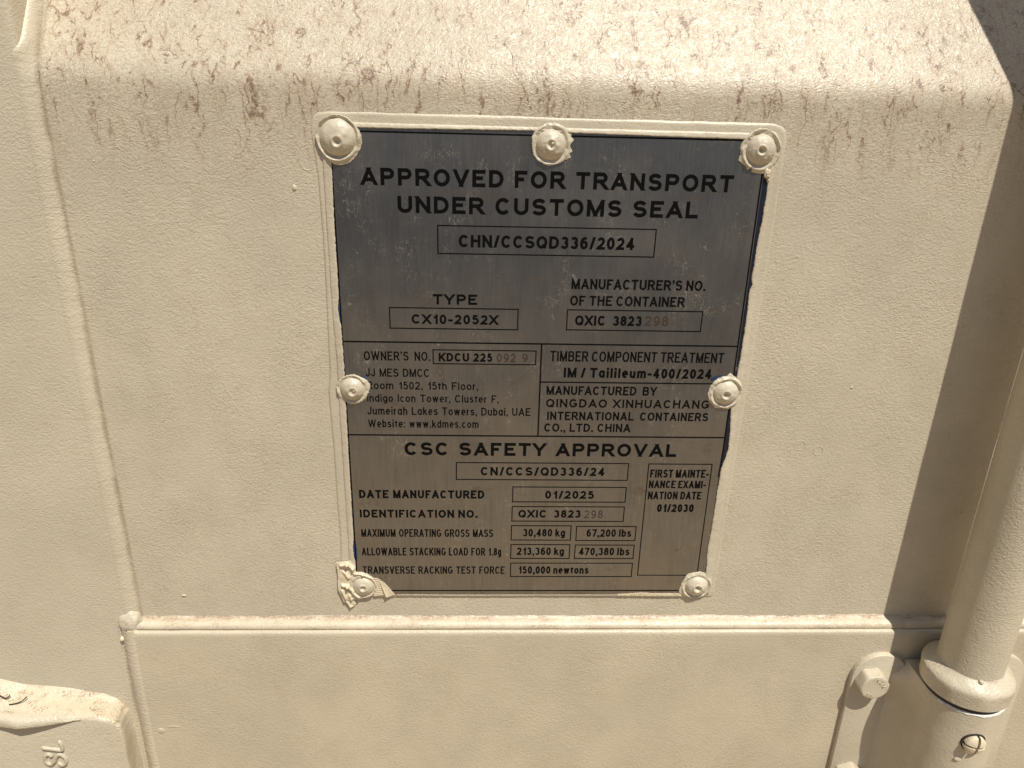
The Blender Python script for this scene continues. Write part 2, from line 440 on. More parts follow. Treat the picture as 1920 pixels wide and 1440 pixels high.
# ------------------------------------------------------------------ a plain grotesque drawn as strokes
def A(cx, cy, rx, ry, a0, a1, n=0):
    n = n or max(6, int(abs(a1 - a0) / 13))
    o = []
    for i in range(n + 1):
        a = math.radians(a0 + (a1 - a0) * i / n)
        c, s = math.cos(a), math.sin(a)
        e = .98                                   # slightly squared rounds
        o.append((cx + rx * math.copysign(abs(c) ** e, c), cy + ry * math.copysign(abs(s) ** e, s)))
    return o
X_ = .715
GL = {
 'A': (.78, [[(0, 0), (.5, 1)], [(1, 0), (.5, 1)], [(.18, .27), (.82, .27)]]),
 'B': (.68, [[(0, 0), (0, 1)], [(0, 1)] + A(.62, .77, .30, .23, 90, -90) + [(0, .54)], [(0, .54)] + A(.66, .27, .34, .27, 90, -90) + [(0, 0)]]),
 'C': (.72, [A(.5, .5, .5, .5, 38, 322)]),
 'D': (.70, [[(0, 0), (0, 1)], [(0, 1)] + A(.4, .5, .6, .5, 90, -90) + [(0, 0)]]),
 'E': (.60, [[(0, 0), (0, 1)], [(0, 1), (1, 1)], [(0, .53), (.93, .53)], [(0, 0), (1, 0)]]),
 'F': (.56, [[(0, 0), (0, 1)], [(0, 1), (1, 1)], [(0, .50), (.86, .50)]]),
 'G': (.76, [A(.5, .5, .5, .5, 40, 318) + [(.97, .16), (.97, .44)], [(1.0, .44), (.55, .44)]]),
 'H': (.68, [[(0, 0), (0, 1)], [(1, 0), (1, 1)], [(0, .53), (1, .53)]]),
 'I': (0, [[(0, 0), (0, 1)]]),
 'J': (.48, [[(1, 1), (1, .3)] + A(.5, .3, .5, .3, 0, -180)]),
 'K': (.70, [[(0, 0), (0, 1)], [(.0, .32), (.98, 1)], [(.34, .58), (1, 0)]]),
 'L': (.55, [[(0, 0), (0, 1)], [(0, 0), (1, 0)]]),
 'M': (.86, [[(0, 0), (0, 1)], [(1, 0), (1, 1)], [(.02, 1), (.5, 0)], [(.98, 1), (.5, 0)]]),
 'N': (.68, [[(0, 0), (0, 1)], [(1, 0), (1, 1)], [(.02, 1), (.98, 0)]]),
 'O': (.80, [A(.5, .5, .5, .5, 0, 360)]),
 'P': (.64, [[(0, 0), (0, 1)], [(0, 1)] + A(.62, .73, .38, .27, 90, -90) + [(0, .46)]]),
 'Q': (.80, [A(.5, .5, .5, .5, 0, 360), [(.58, .26), (1.0, -.06)]]),
 'R': (.70, [[(0, 0), (0, 1)], [(0, 1)] + A(.62, .74, .34, .26, 90, -90) + [(0, .48)], [(.50, .48), (1, 0)]]),
 'S': (.66, [A(.5, .755, .46, .245, 18, 250) + A(.5, .26, .5, .26, 82, -162)]),
 'T': (.66, [[(0, 1), (1, 1)], [(.5, 0), (.5, 1)]]),
 'U': (.68, [[(0, 1), (0, .36)] + A(.5, .36, .5, .36, 180, 360) + [(1, 1)]]),
 'V': (.74, [[(0, 1), (.5, 0)], [(1, 1), (.5, 0)]]),
 'W': (1.16, [[(0, 1), (.25, 0)], [(.5, 1), (.25, 0)], [(.5, 1), (.75, 0)], [(1, 1), (.75, 0)]]),
 'X': (.70, [[(0, 0), (1, 1)], [(0, 1), (1, 0)]]),
 'Y': (.72, [[(0, 1), (.5, .40)], [(1, 1), (.5, .40)], [(.5, 0), (.5, .46)]]),
 'Z': (.64, [[(0, 1), (1, 1)], [(0, 0), (1, 1)], [(0, 0), (1, 0)]]),
 '0': (.50, [A(.5, .5, .5, .5, 0, 360)]),
 '1': (.30, [[(1, 0), (1, 1)], [(1, .93), (.72, .80), (0, .70)]]),
 '2': (.52, [A(.5, .72, .46, .28, 170, -22) + [(.80, .46), (.18, .12)], [(.30, .22), (.0, .0)], [(0, 0), (1, 0)]]),
 '3': (.50, [A(.47, .755, .43, .245, 160, -88), A(.48, .265, .50, .265, 92, -162)]),
 '4': (.54, [[(.72, 0), (.72, 1)], [(.70, .97), (0, .25)], [(0, .25), (1, .25)]]),
 '5': (.51, [[(.92, 1), (.20, 1), (.10, .50)], [(.11, .50)] + A(.49, .325, .50, .325, 128, -160)]),
 '6': (.50, [A(.5, .315, .49, .315, 0, 360), A(.62, .5, .62, .5, 58, 205)]),
 '7': (.50, [[(0, 1), (1, 1)], [(1, 1), (.34, 0)]]),
 '8': (.50, [A(.5, .765, .42, .235, 0, 360), A(.5, .27, .5, .27, 0, 360)]),
 '9': (.50, [A(.5, .685, .49, .315, 0, 360), A(.38, .5, .62, .5, 238, 385)]),
 'a': (.50, [A(.5, X_ / 2, .5, X_ / 2, 0, 360), [(1, 0), (1, X_ + .07)]]),
 'b': (.50, [A(.5, X_ / 2, .5, X_ / 2, 0, 360), [(0, 0), (0, 1)]]),
 'c': (.48, [A(.5, X_ / 2, .5, X_ / 2, 42, 318)]),
 'd': (.50, [A(.5, X_ / 2, .5, X_ / 2, 0, 360), [(1, 0), (1, 1)]]),
 'e': (.50, [[(0.02, X_ / 2), (.98, X_ / 2)] + A(.5, X_ / 2, .5, X_ / 2, 2, 312)]),
 'f': (.26, [[(.45, 0), (.45, .8)] + A(1.0, .8, .55, .2, 180, 95), [(0, X_), (.95, X_)]]),
 'g': (.50, [A(.5, X_ / 2, .5, X_ / 2, 0, 360), [(1, X_ + .07), (1, -.06)] + A(.5, -.06, .5, .22, 0, -150)]),
 'h': (.48, [[(0, 0), (0, 1)], A(.5, X_ * .55, .5, X_ * .45, 175, 0) + [(1, 0)]]),
 'i': (0, [[(0, 0), (0, X_ + .07)], 'dot']),
 'k': (.48, [[(0, 0), (0, 1)], [(0.02, .24), (.92, X_ + .02)], [(.36, .45), (1, 0)]]),
 'l': (0, [[(0, 0), (0, 1)]]),
 'm': (.88, [[(0, 0), (0, X_ + .07)], A(.25, X_ * .58, .25, X_ * .42, 175, 0) + [(.5, 0)], A(.75, X_ * .58, .25, X_ * .42, 175, 0) + [(1, 0)]]),
 'n': (.48, [[(0, 0), (0, X_ + .07)], A(.5, X_ * .55, .5, X_ * .45, 175, 0) + [(1, 0)]]),
 'o': (.52, [A(.5, X_ / 2, .5, X_ / 2, 0, 360)]),
 'r': (.24, [[(0, 0), (0, X_ + .07)], A(1.0, X_ * .5, .98, X_ * .5, 172, 92)]),
 's': (.44, [A(.5, X_ * .755, .44, X_ * .245, 18, 250) + A(.5, X_ * .26, .5, X_ * .26, 82, -162)]),
 't': (.24, [[(.45, .92), (.45, .18)] + A(.95, .18, .5, .18, 180, 262), [(0, X_), (1, X_)]]),
 'u': (.48, [[(0, X_ + .07), (0, .3)] + A(.5, .3, .5, .3, 180, 360) + [(1, .4)], [(1, 0), (1, X_ + .07)]]),
 'w': (.78, [[(0, X_ + .07), (.25, 0)], [(.5, X_ + .07), (.25, 0)], [(.5, X_ + .07), (.75, 0)], [(1, X_ + .07), (.75, 0)]]),
 '-': (.24, [[(0, .37), (1, .37)]]), '/': (.26, [[(0, 0), (1, 1)]]),
 '.': (0, ['low']), ',': (0, ['low', 'tail']), ':': (0, ['low', 'mid']), '\u2019': (0, ['high', 'hightail']), ' ': (.30, []),
}
def clip_y(P, lo, hi):
    for s, lim in ((1, lo), (-1, hi)):
        o = []
        for (ax, ay), (bx, by) in zip(P, P[1:] + P[:1]):
            ia, ib = s * (ay - lim) >= 0, s * (by - lim) >= 0
            if ia: o.append((ax, ay))
            if ia != ib:
                t = (lim - ay) / (by - ay); o.append((ax + (bx - ax) * t, lim))
        P = o
        if len(P) < 3: return []
    return P
def text_polys(body, xa, xb, zb, zt, track, word, k):
    """convex polygons of a line of text whose ink fills xa..xb and whose capitals stand from zb to zt"""
    cap = zt - zb; t = cap * k
    # advance widths, as multiples of cap height, then one scale for the skeletons and gaps
    sk, gp = 0.0, 0.0
    place = []
    for i, ch in enumerate(body):
        w = GL[ch][0]
        place.append((ch, sk, gp, i))
        sk += w * (word if ch == ' ' else 1)
        gp += .165 * track ** 2 * (1.0 if ch != ' ' else .5)
        if ch in 'LTFP' and i + 1 < len(body) and body[i + 1] in 'AYTV/': gp -= .05
    gp -= .165 * track ** 2
    n_ink = sum(1 for ch in body if ch != ' ') 
    ext = 0.0
    if body[0] in 'AVWXY': ext += .02
    S = (xb - xa - t * n_ink) / max(.01, (sk + gp + ext))          # millimetres per unit of skeleton and gap
    polys = []
    ns = 0
    for ch, s0, g0, i in place:
        w = GL[ch][0] * S
        ox = xa + (s0 + g0) * S + t * ns
        if ch != ' ': ns += 1
        def pt(p): return (ox + t / 2 + p[0] * w, zb + t / 2 + p[1] * (cap - t))
        def sq(x, z, a): return [(x, z), (x + a, z), (x + a, z + a), (x, z + a)]
        for stroke in GL[ch][1]:
            d = t * 1.12
            if stroke == 'low': polys.append(sq(ox, zb, d)); continue
            if stroke == 'mid': polys.append(sq(ox, zb + cap * X_ - d * 1.1, d)); continue
            if stroke == 'dot': polys.append(sq(ox - .04 * t, zt - t * .95, t * 1.08)); continue
            if stroke == 'tail': polys.append([(ox + d * .45, zb + .02), (ox + d, zb + .02), (ox + d * .55, zb - d * .95), (ox + d * .05, zb - d * .95)]); continue
            if stroke == 'high': polys.append(sq(ox, zt - d, d)); continue
            if stroke == 'hightail': polys.append([(ox + d * .45, zt - d + .02), (ox + d, zt - d + .02), (ox + d * .5, zt - d * 1.9), (ox + d * .05, zt - d * 1.9)]); continue
            P = [pt(p) for p in stroke]
            closed = math.hypot(P[0][0] - P[-1][0], P[0][1] - P[-1][1]) < 1e-4 and len(P) > 3
            clip = [False, False]
            if not closed:
                for e, (raw, a, b) in enumerate(((stroke[0], P[0], P[1]), (stroke[-1], P[-1], P[-2]))):
                    dx, dz = a[0] - b[0], a[1] - b[1]; L = math.hypot(dx, dz) or 1
                    dx /= L; dz /= L
                    top = X_ + .07
                    if abs(dz) > .35 and (raw[1] in (0, 1) or abs(raw[1] - top) < 1e-6):
                        q = 1.6 * t if raw[1] in (0, 1) else 0
                        if raw[1] in (0, 1): clip[0] = True
                    elif abs(dz) <= .35 and raw[0] in (0, 1): q = t / 2
                    else: q = 0
                    a2 = (a[0] + dx * q, a[1] + dz * q)
                    if e == 0: P[0] = a2
                    else: P[-1] = a2
            n = len(P)
            nrm = []
            for j in range(n):
                if closed: a, b = P[j - 1 if j else n - 2], P[j + 1 if j < n - 1 else 1]
                else: a, b = P[max(0, j - 1)], P[min(n - 1, j + 1)]
                c = P[j]
                d1 = Vector((c[0] - a[0], c[1] - a[1])); d2 = Vector((b[0] - c[0], b[1] - c[1]))
                if d1.length < 1e-6: d1 = d2
                if d2.length < 1e-6: d2 = d1
                d1.normalize(); d2.normalize()
                m = d1 + d2
                m = m.normalized() if m.length > 1e-4 else d1
                nv = Vector((-m.y, m.x)); cosv = max(.5, nv.dot(Vector((-d1.y, d1.x))))
                nrm.append(nv * (t / 2 / cosv))
            for j in range(n - 1):
                q = [(P[j][0] + nrm[j].x, P[j][1] + nrm[j].y), (P[j + 1][0] + nrm[j + 1].x, P[j + 1][1] + nrm[j + 1].y),
                     (P[j + 1][0] - nrm[j + 1].x, P[j + 1][1] - nrm[j + 1].y), (P[j][0] - nrm[j].x, P[j][1] - nrm[j].y)]
                if clip[0]: q = clip_y(q, zb, zt)
                if len(q) >= 3: polys.append(q)
            polys.append(None)                                     # stroke boundary: next layer
    return polys
def lettering(body, xa, xb, zb, zt, track, word, k, mat, name='lettering', label=None, parent=None, y=-.05):
    v, f = [], []
    lay = 0
    for P in text_polys(body, xa, xb, zb, zt, track, word, k):
        if P is None: lay = (lay + 1) % 7; continue
        b = len(v)
        v += [(p[0], y - .003 * lay, p[1]) for p in P]
        f.append(tuple(range(b, b + len(P))))
    o = mesh(name, v, f, mat, parent, smooth=False, flip_to=(0, -1, 0), label=label)
    for p in o.data.polygons:
        if p.normal.y > 0: p.flip()
    return o

# ------------------------------------------------------------------ unseen ground sheet, added for warm bounce light and plate reflections
def bounce_ground():
    zg = -1100.0
    s = 300000.0
    v = [(-s, -s, zg), (s, -s, zg), (s, s, zg), (-s, s, zg)]
    o = mesh('bounce_ground', v, [(0, 1, 2, 3)], M['sand'], smooth=False, flip_to=(0, 0, 1))
    for w in o.data.vertices: w.co.z += ZC
    o['kind'] = 'structure'
bounce_ground()

# ------------------------------------------------------------------ the door
door = thing('container_door',
             'cream painted steel container door with rust streaked sloping fold above a flat panel',
             'container door', (0, 60, -1080))

# panel profile: flat, then a rounded fold to a slope that runs back into a recess
PT = {}
_y = 2.5
for k in range(0, 1200):
    zz = -160 + k * .5
    PT[k] = _y
    _y += .5 * .68 * sstep(139, 156, zz) * (1 - sstep(196, 208, zz))
def py(z):
    t = (z + 160) / .5
    k = int(max(0, min(1198, math.floor(t)))); f = max(0, min(1, t - k))
    return PT[k] * (1 - f) + PT[k + 1] * f
def wob(x, z): return .35 * n3(x, 0, z, .012) + .10 * n3(x, 5, z, .05)

xs = [-240 + i * 10 for i in range(68)] + [450 + i * 25 for i in range(27)]
zs = [-158 + i * 6 for i in range(49)] + [136 + i * 1.5 for i in range(50)] + [211 + i * 12 for i in range(11)]
v = [(x, py(z) + wob(x, z), z) for x in xs for z in zs]
f = grid_faces(len(xs), len(zs))
n0 = len(v)
v += [(x, py(z) + 4.0, z) for x in xs for z in zs]
f += [tuple(n0 + k for k in reversed(q)) for q in grid_faces(len(xs), len(zs))]
mesh('panel', v, f, M['panel'], door, flip_to=None)

# left upright frame
fx = [(-420, -.5)] + [(-400 + i * 8, -.5) for i in range(21)]
fx += [(-234, -.5), (-232, -.4), (-230.8, .1), (-230.0, .9), (-229.6, 2.0), (-229.5, 10), (-229.5, 60), (-420, 60)]
zz = [-560 + i * 12 for i in range(76)]
v = [(x, y + (.22 * n3(x, 9, z, .02) if y < 2 else 0), z) for z in zz for x, y in fx]
f = grid_faces(len(zz), len(fx), False, True)
f += [tuple(range(len(fx))), tuple((len(zz) - 1) * len(fx) + i for i in range(len(fx)))]
mesh('upright_frame', v, f, M['frame'], door, angle=60)

# bottom rail
prof = [(-149.2, 6), (-149.2, -2.8), (-149.5, -3.9), (-150.0, -4.55), (-150.8, -4.95), (-152.5, -5.05), (-165, -5.05)]
prof += [(-165 - 15 * i, -5.05) for i in range(1, 27)] + [(-555, 60), (-149.2, 60)]
xx = [-231.5 + i * 8 for i in range(169)]
v = [(x, y + ((.2 * n3(x, 2, z, .015)) if y < -4.97 else 0), z + (.25 * n3(x, 1, 0, .06) if z > -151 and y < 6 else 0)) for x in xx for z, y in prof]
f = grid_faces(len(xx), len(prof), False, True)
f += [tuple(range(len(prof))), tuple((len(xx) - 1) * len(prof) + i for i in range(len(prof)))]
mesh('bottom_rail', v, f, M['rail'], door, angle=50)

# weld seam between panel and rail
prof = [(-143.0, 2.8), (-143.9, 2.2), (-144.6, 1.1), (-145.1, -.2), (-145.6, -1.3), (-146.2, -2.2), (-147.0, -2.85), (-147.9, -3.15),
        (-148.7, -3.15), (-149.2, -2.7), (-149.5, -1.5)]
xx = [-226 + i * 1.5 for i in range(425)] + [415 + i * 6 for i in range(116)]
v = []
for x in xx:
    a = n3(x, 3, 7, .05); b = n3(x, 8, 1, .22)
    for k, (z, y) in enumerate(prof):
        w = math.sin(math.pi * k / (len(prof) - 1))
        v.append((x, y - w * (.35 * a + .22 * b), z + .5 * a * w + (.5 * b if k < 2 else 0)))
mesh('weld_seam', v, grid_faces(len(xx), len(prof)), M['seam'], door, flip_to=(0, -1, .5))

# upright weld between frame and panel (follows the fold of the panel)
zz = [-141 + i * 1.0 for i in range(360)]
v = []
NB = 9
for z in zz:
    d = py(z)
    a = n3(4, z, 2, .05); b = n3(1, z, 6, .3)
    deep = sstep(4, 12, d)
    ax = lerp(-233.0, -229.5, deep) + .4 * a
    ay = lerp(-.62, d - 7.5, deep)
    bx = lerp(-224.9, -224.6 - .06 * d, deep) + .45 * a + .18 * b
    by = d + wob(bx, z) + .15
    for k in range(NB):
        t = k / (NB - 1)
        x = lerp(ax, bx, t); y = lerp(ay, by, t ** 1.5)
        bul = math.sin(math.pi * min(1, t * 1.0)) * (.95 + .12 * b)
        if t > .86: bul *= .75
        rip = .025 * math.sin(z * 2.2 + 5 * t * t + 2 * a) * math.sin(math.pi * t)
        v.append((x + .35 * bul * deep, y - bul * .62 - rip, z))
mesh('weld_bead', v, grid_faces(len(zz), NB), M['bead'], door, flip_to=(.3, -1, 0))

# lower weld between frame and rail
zz = [-400 + i * .8 for i in range(316)]
prof = [(-239.2, -.75), (-237.6, -.45), (-236.6, -.55), (-235.6, -1.5), (-234.4, -3.1), (-232.8, -4.6), (-231.2, -5.35), (-229.6, -5.6), (-228.3, -5.4), (-227.2, -4.85)]
v = []
for z in zz:
    a = n3(2, z, 4, .06); b = n3(7, z, 1, .3)
    for k, (x, y) in enumerate(prof):
        t = k / (len(prof) - 1); w = math.sin(math.pi * t)
        v.append((x + .45 * a + .3 * b * w, y - w * (.25 * a + .11 * math.sin(z * 2.45 + 7 * t * t + 2 * a)), z))
mesh('weld_bead', v, grid_faces(len(zz), len(prof)), M['lowbead'], door, flip_to=(-.3, -1, 0))

def blob(name, c, r, mat, parent, squash=(1, 1, 1), amp=.12, nu=26, nv=16, seed=0.0, label=None):
    v = []; f = []
    for i in range(nu):
        th = 2 * math.pi * i / nu
        for j in range(nv + 1):
            ph = math.pi * j / nv
            d = Vector((math.sin(ph) * math.cos(th), math.cos(ph), math.sin(ph) * math.sin(th)))
            k = r * (1 + amp * noise.noise(d * 2.1 + Vector((seed, seed * 2, 3))))
            v.append((c[0] + d.x * k * squash[0], c[1] + d.y * k * squash[1], c[2] + d.z * k * squash[2]))
    f = grid_faces(nu, nv + 1, True, False)
    return mesh(name, v, f, mat, parent, label=label)

blob('weld_blob', (-230.4, 1.2, -146.2), 7.4, M['bead'], door, (1.0, .62, 1.1), .16, seed=2)
blob('paint_drip', (-236.2, -1.2, -156.6), 1.35, M['torn'], door, (1, 1.2, 1.15), .1, seed=4)
blob('paint_drip', (-222.4, -4.9, -222.6), 2.4, M['rail'], door, (1.0, .28, .9), .2, seed=9)
blob('paint_drip', (-214.5, -4.95, -219.4), 5.0, M['rail'], door, (1.0, .07, .2), .2, seed=3)
# ring shaped paint blisters on the panel
def ring(name, c, r, tube, mat, parent, arc=(0, 360), axis='y', seed=0, sq=1.0, n=40):
    v = []
    a0, a1 = [math.radians(t) for t in arc]
    closed = abs(arc[1] - arc[0]) >= 360
    m = n if closed else n + 1
    for i in range(m):
        t = a0 + (a1 - a0) * i / n
        rr = r * (1 + .10 * n3(math.cos(t), math.sin(t), seed, 1.3))
        tb = tube * (1 if closed else max(.05, math.sin(math.pi * i / n) ** .5)) * (1 + .3 * n3(math.cos(t), seed, math.sin(t), 2.0))
        for k in range(8):
            p = 2 * math.pi * k / 8
            rad = rr + tb * math.cos(p)
            v.append((c[0] + rad * math.cos(t), c[1] + tb * math.sin(p) * .75, c[2] + rad * math.sin(t) * sq))
    f = grid_faces(m, 8, closed, True)
    return mesh(name, v, f, mat, parent)
ring('paint_blister', (141.8, 2.45, -31.0), 2.9, .24, M['panel'], door, seed=1)
ring('paint_blister', (152.6, 2.45, -34.2), 2.6, .24, M['panel'], door, seed=2)
ring('paint_blister', (-110.6, 2.5, 113.2), 4.4, .26, M['panel'], door, arc=(35, 320), seed=3, sq=1.35)
ring('paint_blister', (118.6, 2.5, -136.5), 1.2, .3, M['panel'], door, seed=5)
for (x, z, r, sq, sd) in [(-199.0, -129.0, 1.5, .35, 1), (164, 2.8, .9, .8, 2), (-86, -133.6, .6, 1, 3), (-118, 99.5, 1.1, 1.4, 4),
                          (-207.5, 109.5, .7, .6, 5), (-150, -25, .5, 1, 6), (-60, -139.8, .5, 1, 7)]:
    blob('paint_blister', (x, 2.6, z), r, M['frame'], door, (1, .55, sq), .25, 14, 8, sd)

# ------------------------------------------------------------------ cast block, lower left
hinge = thing('cast_block', 'cream painted cast steel block with raised SL letters, rusty top edge and overhanging lip',
              'casting', (-290, 0, -260))
front = [(-345, -198.0), (-306, -198.4), (-290, -198.9), (-275, -199.8), (-262, -201.0), (-252, -202.4), (-246, -203.8),
         (-242.2, -205.4), (-240.2, -208.5), (-239.6, -213), (-239.3, -224), (-239.4, -242), (-239.6, -290), (-239.6, -400), (-345, -400)]
back = [(-345, -180.5), (-312.5, -187.0), (-301, -191.0), (-277, -194.0), (-264, -196.8), (-253.5, -199.0), (-248, -202.2),
        (-244.4, -206.5), (-242.2, -211), (-241.4, -216), (-240.9, -224), (-240.8, -242), (-241.0, -290), (-241, -400), (-345, -400)]
def dense(P, n=6):
    o = []
    for a, b in zip(P, P[1:]):
        for k in range(n): o.append((lerp(a[0], b[0], k / n), lerp(a[1], b[1], k / n)))
    return o + [P[-1]]
fr, bk = dense(front), dense(back)
layers = [(-.2, 0.0, 1.3), (-1.6, .06, .35), (-4.5, .25, -.35), (-8, .48, -.25), (-11.5, .74, .1), (-13.6, .90, .25), (-15.0, .985, .0), (-15.8, 1.0, -.75), (-16.15, 1.0, -1.7)]
cx, cz = -292.0, -300.0
v = []
for (y, t, off) in layers:
    for i, (a, b) in enumerate(zip(fr, bk)):
        x = lerp(b[0], a[0], t); z = lerp(b[1], a[1], t)
        dx, dz = x - cx, z - cz; L = math.hypot(dx, dz)
        nz = (n3(x, y * 2, z, .09) + .5 * n3(x, y * 2, z, .3)) * (1.15 if 0 < t < .95 else .4)
        v.append((x + dx / L * (off + nz * .8), y, z + dz / L * (off + nz * .8)))
nf = len(fr)
f = grid_faces(len(layers), nf)
f.append(tuple((len(layers) - 1) * nf + i for i in range(nf)))
body = mesh('block_body', v, f, M['hinge'], hinge, flip_to=(0, -1, 0))
body.data.materials.append(M['hingetop'])
for p in body.data.polygons:
    c = p.center
    if p.normal.z > .35 and len(p.vertices) < 6: p.material_index = 1
# overhanging lip: widest near the left, dying out to the right
xs_ = [-340 + i * 1.0 for i in range(80)]
v = []
def lipd(x): return max(0.0, interp([(-340, 1.5), (-312, 1.6), (-304, 2.8), (-295, 4.7), (-290, 4.3), (-262, .05), (-260, 0)], x))
for x in xs_:
    d = lipd(x); w = .3 * n3(x, 1, 1, .15)
    zt = interp([(a, b) for a, b in front[:6]], x)
    zb = interp([(-340, -205.6), (-300, -205.4), (-280, -204.6), (-262, -202.6)], x)
    v += [(x, -13.5, zt + .1 + w), (x, -15.2 - .4 * d, zt - .1 + w), (x, -15.9 - .75 * d, zt - .8 + w), (x, -16.25 - .97 * d, zt - 2.2 + w * .5),
          (x, -16.3 - d, lerp(zt, zb, .72)), (x, -16.25 - .97 * d, lerp(zt, zb, .92)), (x, -16.1 - .85 * d, zb - .1), (x, -15.8, zb - .3)]
lip = mesh('lip', v, grid_faces(len(xs_), 8), M['hinge'], hinge, flip_to=(0, -1, 0))
# raised cast letters, lying on their side
def tube(name, P, r, mat, parent, sy=.75, closed=False, n=8, seg=6, taper=True):
    # catmull-rom through P (x, y, z)
    Q = []
    pts = [Vector(p) for p in P]
    for i in range(len(pts) - 1):
        p0 = pts[max(0, i - 1)]; p1 = pts[i]; p2 = pts[i + 1]; p3 = pts[min(len(pts) - 1, i + 2)]
        for k in range(seg):
            t = k / seg
            Q.append(.5 * ((2 * p1) + (p2 - p0) * t + (2 * p0 - 5 * p1 + 4 * p2 - p3) * t * t + (3 * p1 - p0 - 3 * p2 + p3) * t ** 3))
    Q.append(pts[-1])
    v = []; m = len(Q)
    Q2 = [Q[0] - (Q[1] - Q[0]).normalized() * r * .8] + Q + [Q[-1] + (Q[-1] - Q[-2]).normalized() * r * .8]
    rad = [r * .25] + [r * .92] + [r] * (m - 2) + [r * .92] + [r * .25]
    for i, q in enumerate(Q2):
        a = Q2[max(0, i - 1)]; b = Q2[min(len(Q2) - 1, i + 1)]
        d = (b - a).normalized()
        up = Vector((0, -1, 0))
        s_ = d.cross(up).normalized()
        for k in range(n):
            p = 2 * math.pi * k / n
            w = q + s_ * math.cos(p) * rad[i] + up * math.sin(p) * rad[i] * sy
            v.append(tuple(w))
    f = grid_faces(len(Q2), n, False, True)
    f += [tuple(range(n)), tuple((len(Q2) - 1) * n + i for i in range(n))]
    return mesh(name, v, f, mat, parent)
yl = -16.35
tube('raised_letter', [(-286.6, yl, -223.4), (-281, yl, -224.3), (-276.3, yl, -225.2), (-275.4, yl, -224.4), (-275.3, yl, -221.5), (-275.9, yl, -218.6)], 1.15, M['hinge'], hinge, sy=1.1)
tube('raised_letter', [(-282.6, yl, -230.0), (-284.3, yl, -228.3), (-286.5, yl, -230.3), (-286.9, yl, -234.0), (-284.6, yl, -236.3), (-281.9, yl, -234.2),
                       (-279.6, yl, -229.9), (-277.2, yl, -228.6), (-275.0, yl, -231.6), (-275.4, yl, -235.4), (-277.9, yl, -237.0), (-279.3, yl, -235.6)], 1.15, M['hinge'], hinge, sy=1.1)

for P in ([(-309, -8.6, -192.2), (-305.5, -9.6, -193.6), (-303.8, -9.2, -193.2), (-303, -8.6, -192.4)],
          [(-302.5, -11.5, -196.4), (-299, -11.2, -196.0), (-295.6, -10.2, -195.0), (-293.6, -8.6, -193.6)]):
    o_ = tube('paint_crack', [(x, y, z + 1.3) for x, y, z in P], .34, M['dark'], hinge, sy=.9)
# ------------------------------------------------------------------ locking rod
RX, RY, RR = 248.3, -28.0, 16.85
rod = thing('locking_rod', 'long round cream locking rod running up the right edge above its bolted bracket', 'locking rod', (RX, RY, -140))
def lathe(name, prof, c, mat, parent, n=72, amp=0.0, sc=.1, arc=None, angle=35, label=None):
    v = []
    for i in range(n):
        t = 2 * math.pi * i / n
        for r, z in prof:
            k = amp * n3(math.cos(t) * r, math.sin(t) * r, z, sc)
            v.append((c[0] + (r + k) * math.cos(t), c[1] + (r + k) * math.sin(t), c[2] + z + k * .6))
    f = grid_faces(n, len(prof), True, False)
    if prof[0][0] > 1e-6: f.append(tuple(i * len(prof) for i in range(n)))
    if prof[-1][0] > 1e-6: f.append(tuple(i * len(prof) + len(prof) - 1 for i in range(n)))
    return mesh(name, v, f, mat, parent, angle=angle, label=label)
lathe('tube', [(RR, 560)] + [(RR, 560 - i * 14) for i in range(1, 60)], (RX, RY, 0), M['rod'], rod, amp=.12, sc=.06)
lathe('collar', [(15.9, -146.6), (16.7, -148.6), (17.5, -149.6), (19.4, -151.0), (21.6, -152.5), (23.1, -153.8), (23.6, -155.0), (23.6, -156.6), (23.4, -161), (23.2, -164.4), (22.6, -165.0), (15.9, -165.0)],
      (RX, RY, -1.4), M['ring'], rod, n=96, amp=.5, sc=.14)
blob('paint_drip', (RX - 4.5, RY - 17.0, -150.6), 1.3, M['rod'], rod, (1, 1, 1), .1, 16, 10, 5)

# ------------------------------------------------------------------ bracket with bolts and screw
br = thing('rod_bracket', 'cream saddle bracket under the rod collar with a hexagon bolt and cross slotted screw', 'bracket', (RX, -7, -250))
BR_ = 21.9
# flange tongues: left one in view, right one a mirror of it
def tongue(sgn):
    out = []
    for k in range(13):
        a = math.radians(180 - k * 11.5)
        out.append((211.8 + 17.0 * math.cos(a), -181.2 + 16.6 * math.sin(a)))
    out += [(230.5, -182.5), (236, -190), (236, -400), (194.8, -400)]
    out = dense(out + [out[0]], 3)[:-1]
    out = [(RX + sgn * (x - RX), z) for x, z in out]
    cx_, cz_ = RX - sgn * 29, -230
    lay = [(-4.9, 0), (-7.3, 0.0), (-7.9, -.25), (-8.2, -.8)]
    v = []
    for y, o in lay:
        for x, z in out:
            dx, dz = x - cx_, z - cz_; L = math.hypot(dx, dz)
            v.append((x + dx / L * o, y, z + dz / L * o))
    f = grid_faces(len(lay), len(out), False, True)
    f.append(tuple((len(lay) - 1) * len(out) + i for i in range(len(out))))
    return mesh('flange', v, f, M['bracket'], br, angle=50)
tongue(1); tongue(-1)
